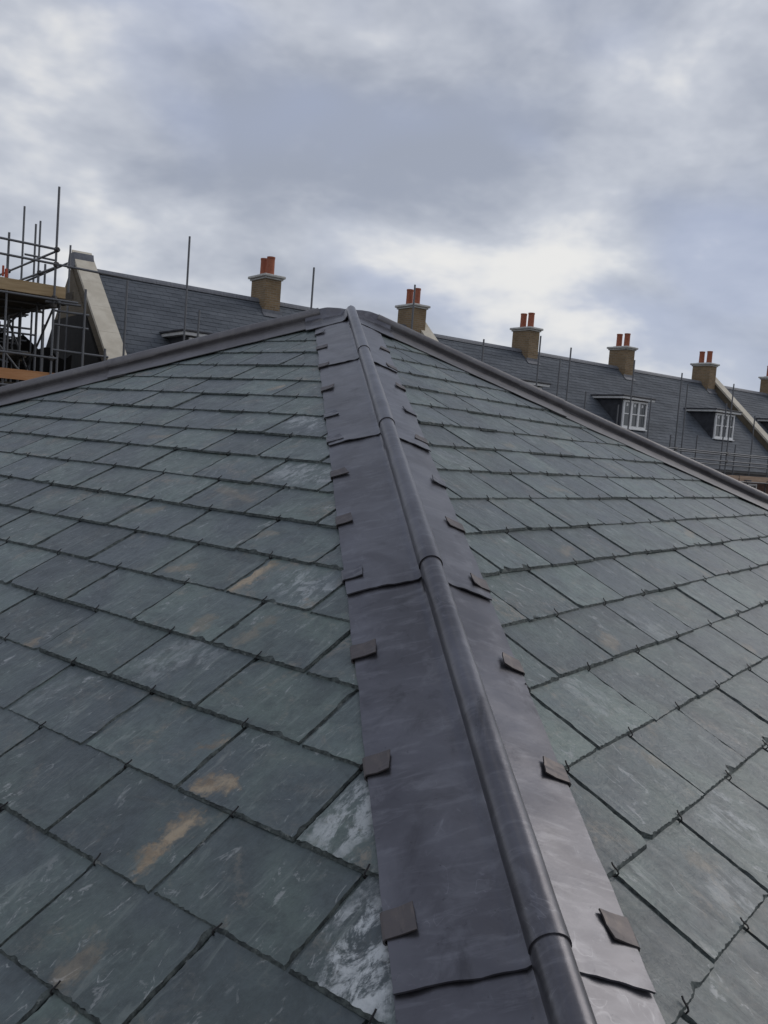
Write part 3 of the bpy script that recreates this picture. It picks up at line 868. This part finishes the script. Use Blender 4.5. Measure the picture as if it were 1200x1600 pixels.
def dormer(parent, x0, x1, H, zb=1.40, zt=2.56, off=3.28):
    """box dormer: cheeks + front, flat lead roof with pale fascia, white three-light window"""
    yb = -(H-zt-0.15)/H*RUN + 0.6
    y0 = -off
    d = prism('dormer', [(y0, Z0+zb-0.06), (y0, Z0+zt+0.02), (yb, Z0+zt+0.02), (yb, Z0+zb-0.06)], x0-0.10, x1+0.10, M['cheek'], parent)
    bm = bmesh.new(); add_box(bm, x0-0.30, x1+0.30, y0-0.26, yb+0.3, Z0+zt+0.115, Z0+zt+0.175, 0.012)
    bm_obj('flat_roof', bm, M['dlead'], d)
    bm = bmesh.new(); add_box(bm, x0-0.26, x1+0.26, y0-0.22, yb+0.3, Z0+zt+0.022, Z0+zt+0.113, 0.006)
    bm_obj('fascia', bm, M['fascia'], d)
    # window frame: outer frame, mullions, transoms
    bm = bmesh.new(); fz0, fz1 = Z0+zb, Z0+zt-0.02; ya, yf = y0-0.002, y0-0.075
    fw_ = 0.075
    add_box(bm, x0, x0+fw_, yf, ya, fz0, fz1); add_box(bm, x1-fw_, x1, yf, ya, fz0, fz1)
    add_box(bm, x0+fw_, x1-fw_, yf+0.003, ya, fz1-fw_, fz1-0.001); add_box(bm, x0+fw_, x1-fw_, yf+0.003, ya, fz0+0.001, fz0+fw_+0.02)
    add_box(bm, x0-0.05, x1+0.05, yf-0.06, ya, fz0-0.05, fz0-0.002)
    wl = (x1-x0-2*fw_)/3
    for k in (1, 2):
        xm = x0+fw_+wl*k
        add_box(bm, xm-0.055, xm+0.055, yf+0.002, ya, fz0+fw_+0.021, fz1-fw_-0.001)
    zm = (fz0+fz1)/2 + 0.02
    for k in range(3):
        a = x0+fw_+wl*k + (0.055 if k else 0); b = x0+fw_+wl*(k+1) - (0.055 if k < 2 else 0)
        add_box(bm, a+0.001, b-0.001, yf+0.012, ya, zm-0.02, zm+0.02)
        for (z0, z1) in ((fz0+fw_+0.02, zm-0.02), (zm+0.02, fz1-fw_)):
            box('pane', a+0.001, b-0.001, ya-0.022, ya-0.010, z0+0.001, z1-0.001, M['glass'], d)
        cx = (a+b)/2; zz = fz1-fw_-0.10
        box('sticker', cx-0.05, cx+0.05, ya-0.027, ya-0.0235, zz-0.06, zz+0.05, M['white'], d)
    bm_obj('window_frame', bm, M['white'], d)

def coping(parent, x0, x1, H, top=0.28, slopes=(1, -1)):
    """raking stone coping over the party wall, ridge to eaves on both slopes"""
    for sg in slopes:
        sl = math.hypot(H, RUN)
        vy, vz = -RUN/sl*sg, -H/sl; ny, nz = -H/sl*sg, RUN/sl
        L = sl*(H+0.1)/H
        nst = 6
        up_ = prism('parapet_upstand', [(0, Z0+H-0.1), (vy*L, Z0+H+vz*L-0.1), (vy*L+ny*top, Z0+H+vz*L+nz*top), (0, Z0+H+top/nz)], x0+0.05, x1-0.05, M['gable_brick'], parent)
        for k in range(nst):
            a, b = L*k/nst + (0.0 if k else 0.0), L*(k+1)/nst - 0.006
            th = 0.085
            def Q(s, h):
                if s == 0.0: return (0.002*(-sg), Z0+H+(top+0.002+h)/nz)
                return (vy*s+ny*(top+0.002+h), Z0+H+vz*s+nz*(top+0.002+h))
            prism('coping_stone', [Q(a, 0), Q(b, 0), Q(b, th), Q(a, th)], x0, x1, M['coping'], parent)

def terrace_block(name, label, s0, s1, H, chim, dorm, cop, gable_left=False, windows=()):
    o = empty(name, (TO.x + math.cos(TAZ)*s0, TO.y + math.sin(TAZ)*s0, 0), TAZ, label, 'terrace', 'terraced houses behind the roof')
    L = s1-s0; ze = -0.12
    yo = (H-ze)/H*RUN
    # walls with a gable at each end
    wy = yo - 0.28
    prism('wall', [(-wy, 0), (wy, 0), (wy, Z0+ze-0.14), (0, Z0+H-0.30), (-wy, Z0+ze-0.14)], 0.02, L-0.02, M['gable_brick'] if gable_left else M['red_brick'], o)
    if gable_left:
        # brick front under the eaves and the near-black lower part of the end wall
        prism('end_wall', [(-wy-0.02, 0), (wy, 0), (wy, Z0+ze-0.2), (RUN*0.30, Z0+3.0), (-RUN*0.30, Z0+3.0), (-wy-0.02, Z0+ze-0.2)], -0.28, 0.012, M['near_black'], o)
        prism('gable_wall', [(-RUN*0.297, Z0+3.002), (RUN*0.297, Z0+3.002), (0, Z0+H-0.02)], -0.28, 0.012, M['gable_brick'], o)
    else:
        pass
    # slopes
    sl = math.hypot(H, RUN); k = (H-ze)/H
    for sg in (1, -1):
        mesh_obj('roof_slope', [(0, 0, Z0+H), (L, 0, Z0+H), (L, -yo*sg, Z0+ze), (0, -yo*sg, Z0+ze)], [(0, 3, 2, 1) if sg > 0 else (0, 1, 2, 3)], M['deck'], o)
        far_slates(o, 0.0, L, H, sg)
        box('gutter', 0, L, -yo*sg-0.07, -yo*sg+0.05, Z0+ze-0.13, Z0+ze-0.02, M['gutter'], o)
        box('soffit_board', 0, L, min(-yo*sg+0.051*sg, -(wy-0.02)*sg), max(-yo*sg+0.051*sg, -(wy-0.02)*sg), Z0+ze-0.22, Z0+ze-0.135, M['fascia'], o)
    # ridge tiles
    nt_ = int(L/0.45); rt_ = [(-0.15, -0.13), (-0.12, -0.06), (-0.05, 0.01), (0, 0.025), (0.05, 0.01), (0.12, -0.06), (0.15, -0.13), (0.13, -0.14), (0.0, -0.01), (-0.13, -0.14)]
    proto = None
    for i in range(nt_):
        if proto is None:
            proto = prism('ridge_tile', [(y, z) for y, z in rt_], 0.003, L/nt_-0.004, M['ridge'], o); ob = proto
        else:
            ob = bpy.data.objects.new('ridge_tile', proto.data); COL.objects.link(ob); ob.parent = o
        ob.location = (i*L/nt_, 0, Z0+H+0.055)
    for x0, x1 in cop: coping(o, x0-s0, x1-s0, H, slopes=(1,) if gable_left else (1, -1))
    for x in chim: chimney(o, x-s0, H)
    for x0, x1 in dorm: dormer(o, x0-s0, x1-s0, H)
    # first-floor sash windows
    for x in windows:
        xx = x-s0; y = -wy-0.001
        bm = bmesh.new(); z0, z1 = Z0-2.0, Z0-0.55; w = 0.55
        for a, b, c2, d2 in ((xx-w, xx-w+0.08, z0, z1), (xx+w-0.08, xx+w, z0, z1), (xx-w+0.081, xx+w-0.081, z0, z0+0.08), (xx-w+0.081, xx+w-0.081, z1-0.08, z1), (xx-0.03, xx+0.03, z0+0.081, z1-0.081), (xx-w+0.081, xx-0.031, (z0+z1)/2-0.03, (z0+z1)/2+0.03), (xx+0.031, xx+w-0.081, (z0+z1)/2-0.03, (z0+z1)/2+0.03)):
            add_box(bm, a, b, y-0.04, y, c2, d2)
        wn = bm_obj('window', bm, M['white'], o)
        for a, b in ((xx-w+0.08, xx-0.03), (xx+0.03, xx+w-0.08)):
            for c2, d2 in ((z0+0.08, (z0+z1)/2-0.03), ((z0+z1)/2+0.03, z1-0.08)):
                box('pane', a+0.001, b-0.001, y-0.012, y-0.002, c2+0.001, d2-0.001, M['glass'], wn)
        box('window_sill', xx-w-0.08, xx+w+0.08, y-0.10, y, z0-0.10, z0-0.002, M['cap'], wn)
    return o

bA = terrace_block('terraced_houses', 'slate roofed terrace left of the apex with a pale raking end coping and one chimney', -4.35, 8.0, 4.44,
                   [1.82], [(-2.3, -0.75)], [(-4.64, -4.06)], True, (-1.5, 4.9))
bB = terrace_block('terraced_houses', 'middle terrace right of the apex with two mid roof chimneys and two white dormer windows', 8.02, 27.45, 4.30,
                   [8.1, 14.24, 20.57, 27.15], [(10.45, 11.95), (16.85, 18.4), (23.45, 24.95)], [(8.2, 8.75), (27.5, 28.05)], False, (11.2, 14.5, 17.6, 20.8, 24.6))
bC = terrace_block('terraced_houses', 'far right terrace beyond the pale raking coping cut off by the picture edge', 27.47, 42.0, 4.27,
                   [33.55, 39.9], [(29.6, 31.1), (36.0, 37.5)], [], False, (26.1+1.9, 30.5, 33.8, 37))
# grey apex block where the end coping meets the ridge
prism('apex_stone', [(-0.40, Z0+4.43), (-0.26, Z0+4.84), (0.20, Z0+4.84), (0.34, Z0+4.43)], -0.30, 0.27, M['ridge'], bA).location = (0, 0, 0)

# ------------------------------------------------------------------ scaffolds
def tube_mesh():
    n = 8; v = []; f = []
    for z in (0, 1):
        for j in range(n):
            an = 2*math.pi*j/n; v.append((math.cos(an), math.sin(an), z))
    f = [(j, (j+1) % n, n+(j+1) % n, n+j) for j in range(n)] + [tuple(range(n))[::-1], tuple(range(n, 2*n))]
    me = bpy.data.meshes.new('tube'); me.from_pydata(v, [], f); me.materials.append(M['steel'])
    for p in me.polygons: p.use_smooth = len(p.vertices) == 4
    return me
TUBE = tube_mesh()
def coupler_mesh():
    bm = bmesh.new(); add_box(bm, -0.055, 0.055, -0.05, 0.05, -0.055, 0.055, 0.02)
    add_box(bm, -0.03, 0.03, -0.09, -0.05, -0.02, 0.02)
    me = bpy.data.meshes.new('coupler'); bm.to_mesh(me); bm.free(); me.materials.append(M['rusty']); return me
COUPLER = coupler_mesh()
srng = random.Random(21)
class Scaffold:
    def __init__(s, name, label, s0):
        s.s0 = s0
        s.o = empty(name, (TO.x + math.cos(TAZ)*s0, TO.y + math.sin(TAZ)*s0, 0), TAZ, label, 'scaffold', None)
    def P(s, a, off, z): return Vector((a - s.s0, -off, Z0 + z))
    def tube(s, name, p, q, r=0.027):
        a, b = s.P(*p), s.P(*q); d = b-a
        o = bpy.data.objects.new(name, TUBE); COL.objects.link(o); o.parent = s.o
        o.matrix_basis = Matrix.Translation(a) @ d.to_track_quat('Z', 'Y').to_matrix().to_4x4() @ Matrix.Diagonal((r, r, d.length, 1))
        return o
    def post(s, a, off, ztop, zbot=-Z0, lean=None):
        j = srng.uniform(-0.03, 0.03) if lean is None else lean
        return s.tube('standard', (a, off, zbot), (a+j, off+srng.uniform(-0.02, 0.02), ztop))
    def clamp(s, a, off, z):
        o = bpy.data.objects.new('coupler', COUPLER); COL.objects.link(o); o.parent = s.o
        o.matrix_basis = Matrix.Translation(s.P(a, off, z)) @ Matrix.Rotation(srng.uniform(0, 6.28), 4, 'Z')
    def board(s, a0, a1, o0, o1, z0, z1, mat, name='board'):
        x0, x1 = a0-s.s0, a1-s.s0
        return box(name, min(x0, x1), max(x0, x1), -max(o0, o1), -min(o0, o1), Z0+z0, Z0+z1, mat, s.o, 0.004)

# --- birdcage scaffold round the end gable
A = Scaffold('birdcage_scaffold', 'tall tube scaffold with tan and orange edge boards at the left gable end', -7.0)
cols = (-6.72, -8.35, -9.9); offs = (5.8, 4.4, 2.9, 1.4, -0.2)
A.post(-6.72, 5.8, 5.20, lean=0.0)
for c in cols:
    for o_ in offs:
        if (c, o_) == (-6.72, 5.8): continue
        top = {(-6.72, 4.4): 3.45, (-8.35, 5.8): 4.1, (-6.72, 1.4): 4.2}.get((c, o_), srng.uniform(2.7, 3.2))
        A.post(c, o_, top)
# tall standards at the back, and short ones
for a, o_, zt in ((-6.40, 1.5, 5.55), (-6.08, 1.5, 5.15), (-5.96, 1.5, 5.26), (-5.13, 1.5, 4.77), (-6.50, 4.2, 3.70), (-7.72, 5.6, 4.02)):
    A.post(a, o_, zt)
A.post(-6.01, 5.8, 3.03); A.post(-6.45, 5.3, 3.0); A.post(-5.52, 5.9, 1.72); A.post(-6.25, 4.2, 2.7)
# guard rails of the top lift, along the front and back round the corner
A.tube('guard_rail', (-10.2, 5.85, 3.86), (-6.66, 5.85, 3.80)); A.tube('guard_rail', (-10.2, 5.85, 3.53), (-5.0, 5.85, 3.44))
A.tube('guard_rail', (-6.70, 5.9, 3.78), (-6.70, -0.4, 3.80)); A.tube('guard_rail', (-6.70, 5.9, 3.42), (-6.70, -0.4, 3.45))
A.tube('guard_rail', (-6.95, 1.4, 4.35), (-9.9, 1.4, 4.4)); A.tube('guard_rail', (-5.2, 1.4, 3.52), (-7.4, 1.4, 3.60)); A.tube('guard_rail', (-6.6, 2.6, 4.12), (-5.8, 2.6, 4.10))
A.tube('brace', (-6.9, 1.5, 3.2), (-6.1, 4.6, 3.75)); 
for q in ((-6.72, 5.82, 3.80), (-6.72, 5.82, 3.47), (-6.70, 1.45, 3.8), (-6.4, 1.5, 3.56), (-6.0, 1.5, 3.55), (-6.70, 4.4, 3.44), (-6.72, 5.8, 2.72), (-6.72, 5.8, 2.55), (-6.72, 5.8, 1.36)): A.clamp(*q)
# top deck: boards side by side, toe boards on the front and the return
k = 0; o_ = 5.55
while o_ > -0.6:
    A.board(-10.4 + srng.uniform(-0.2, 0.1), -6.15 + srng.uniform(-0.12, 0.1), o_, o_-0.222, 2.74, 2.778, M['oldwood'], 'deck_board'); o_ -= 0.232
A.board(-10.4, -7.95, 5.68, 5.72, 2.76, 3.02, M['timber'], 'toe_board'); A.board(-7.94, -6.45, 5.68, 5.72, 2.75, 3.01, M['timber'], 'toe_board')
A.board(-6.20, -6.16, 5.4, 0.2, 2.79, 2.99, M['oldwood'], 'toe_board')
# ledgers and transoms of the lifts
for z in (2.68, 0.66, -1.4):
    for o_ in offs: A.tube('ledger', (-10.4, o_+0.05, z), (-6.2, o_+0.05, z))
    for c in cols: A.tube('transom', (c+0.05, 6.05, z-0.06), (c+0.05, -0.5, z-0.06))
A.tube('ledger', (-6.72, 5.75, 2.45), (-5.9, 5.75, 2.45)); A.tube('ledger', (-6.72, 5.75, 2.14), (-5.9, 5.75, 2.13)); A.tube('ledger', (-6.9, 5.75, 2.62), (-6.1, 5.75, 2.64))
A.tube('guard_rail', (-10.2, 5.85, 1.42), (-6.62, 5.85, 1.36)); A.tube('guard_rail', (-6.7, 5.75, 1.56), (-5.4, 5.75, 1.54))
A.tube('ledger', (-9.9, 2.95, 1.6), (-6.5, 2.95, 1.62)); A.tube('ledger', (-9.9, 1.45, 1.9), (-6.3, 1.45, 1.92)); A.tube('ledger', (-9.9, -0.2, 1.75), (-6.3, -0.2, 1.8))
for p, q in (((-9.9, 5.7, 0.7), (-8.35, 5.7, 2.6)), ((-8.35, 4.3, 2.6), (-6.72, 4.3, 0.7)), ((-8.3, 2.8, 0.7), (-6.7, 2.8, 2.6)), ((-9.8, 1.3, 2.6), (-8.3, 1.3, 0.7)), ((-6.68, 5.6, 2.5), (-6.68, 2.9, 0.7)), ((-6.68, 1.4, 2.6), (-6.68, 4.3, 0.7)), ((-9.0, -0.3, 0.7), (-7.6, -0.3, 2.6)), ((-8.33, 1.4, 2.6), (-8.33, 4.4, 0.9))):
    A.tube('brace', p, q)
# more standards, ledgers and stored tubes further back
for k in range(16):
    a, o_ = srng.uniform(-10.3, -6.0), srng.uniform(-0.8, 3.6)
    A.post(a, o_, srng.uniform(2.3, 2.75))
for k in range(9):
    o_, z = srng.uniform(-0.5, 4.5), srng.uniform(0.9, 2.6)
    A.tube('ledger', (-10.4, o_, z), (srng.uniform(-7.4, -5.9), o_, z+srng.uniform(-0.08, 0.08)))
for k in range(7):
    a, z = srng.uniform(-10, -6.4), srng.uniform(0.8, 2.3)
    A.tube('brace', (a, srng.uniform(3, 5.4), z), (a+srng.uniform(-0.9, 0.9), srng.uniform(-0.6, 2), z+srng.uniform(-0.6, 0.9)))
# lower deck
o_ = 5.55
while o_ > -0.6:
    A.board(-10.4 + srng.uniform(-0.2, 0.1), -6.3 + srng.uniform(-0.12, 0.1), o_, o_-0.222, 0.70, 0.738, M['oldwood'], 'deck_board'); o_ -= 0.232
A.board(-10.4, -6.36, 5.70, 5.74, 0.80, 1.03, M['orange'], 'toe_board')
# sloping pack of boards lying on the lower deck
for k in range(9):
    b = box('stacked_board', -2.9, -0.05, -0.11, 0.11, 0, 0.04, M['oldwood'], A.o, 0.004)
    b.location = (0.45, -2.0 - 0.16*k, Z0 + 1.22 + 0.043*k); b.rotation_euler = (0, -0.06 - 0.01*k, 0.08*(k-2))
bm = bmesh.new(); add_box(bm, -0.03, 0.03, -0.03, 0.03, 0, 0.20, 0.012); add_box(bm, -0.09, -0.045, -0.02, 0.02, 0.02, 0.26, 0.010)
bm_obj('red_sleeve', bm, M['red_plastic'], A.o).location = A.P(-7.73, 5.62, 3.02)
# added dark sheet that fills in the darkness behind the lower lift
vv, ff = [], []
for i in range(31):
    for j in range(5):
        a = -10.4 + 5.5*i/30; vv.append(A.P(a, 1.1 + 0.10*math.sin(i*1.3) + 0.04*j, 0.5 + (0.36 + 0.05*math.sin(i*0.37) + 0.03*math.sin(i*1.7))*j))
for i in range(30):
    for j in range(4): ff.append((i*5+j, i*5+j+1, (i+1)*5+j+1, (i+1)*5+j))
mesh_obj('dark_fill_sheet', vv, ff, M['near_black'], A.o)

# --- scaffold along the front of the terrace
B = Scaffold('eaves_scaffold', 'long tube scaffold with guard rails and pale boards along the terrace eaves', 0.0)
for a, o_, zt in ((-3.51, 5.8, 4.73), (0.09, 5.8, 4.62), (3.66, 5.8, 4.75), (5.98, 6.4, 3.43), (8.48, 6.4, 3.86), (9.96, 6.4, 3.67), (13.37, 6.4, 3.65), (16.28, 6.4, 3.51), (19.74, 6.4, 3.45), (23.25, 6.4, 5.6), (26.6, 6.4, 3.4)):
    B.post(a, o_, zt)
for a, zt in ((-4.89, 3.47), (-3.01, 3.03), (2.2, 2.8), (6.49, 2.93), (10.57, 3.41), (12.06, 2.4), (13.9, 2.1), (15.87, 2.52), (18.11, 3.29), (20.92, 2.77), (23.19, 2.42), (17.3, 1.2), (19.1, 1.3), (21.9, 1.1), (24.6, 1.4)):
    B.post(a, 5.4, zt)
for z, o_ in ((0.66, 6.45), (0.34, 6.45), (0.62, 5.35), (0.20, 5.35)):
    B.tube('guard_rail', (-5.6, o_, z+0.02), (11.0, o_, z)); B.tube('guard_rail', (10.9, o_+0.06, z), (28.5, o_+0.06, z-0.01))
for z in (-0.45, -2.4):
    for o_ in (6.45, 5.35): B.tube('ledger', (-5.6, o_, z), (11.5, o_, z)); B.tube('ledger', (11.3, o_+0.06, z), (28.5, o_+0.06, z))
a = -5.0
while a < 28:
    B.tube('transom', (a, 6.7, -0.38), (a, 5.0, -0.38)); a += 1.75
for a in (-3.51, 0.09, 5.98, 8.48, 9.96, 13.37, 16.28, 19.74, 23.25): B.clamp(a, 6.43, 0.66); B.clamp(a, 6.43, 0.34)
for k in range(9):
    a0 = -5.4 + 3.75*k
    for j in range(4): B.board(a0, a0+3.72, 5.42+0.235*j, 5.42+0.235*j+0.225, -0.345, -0.307, M['oldwood'], 'deck_board')
    B.board(a0 + srng.uniform(0, 0.06), a0+3.70, 6.36, 6.395, -0.44, -0.20 + srng.uniform(-0.02, 0.02), M['pink'], 'toe_board')
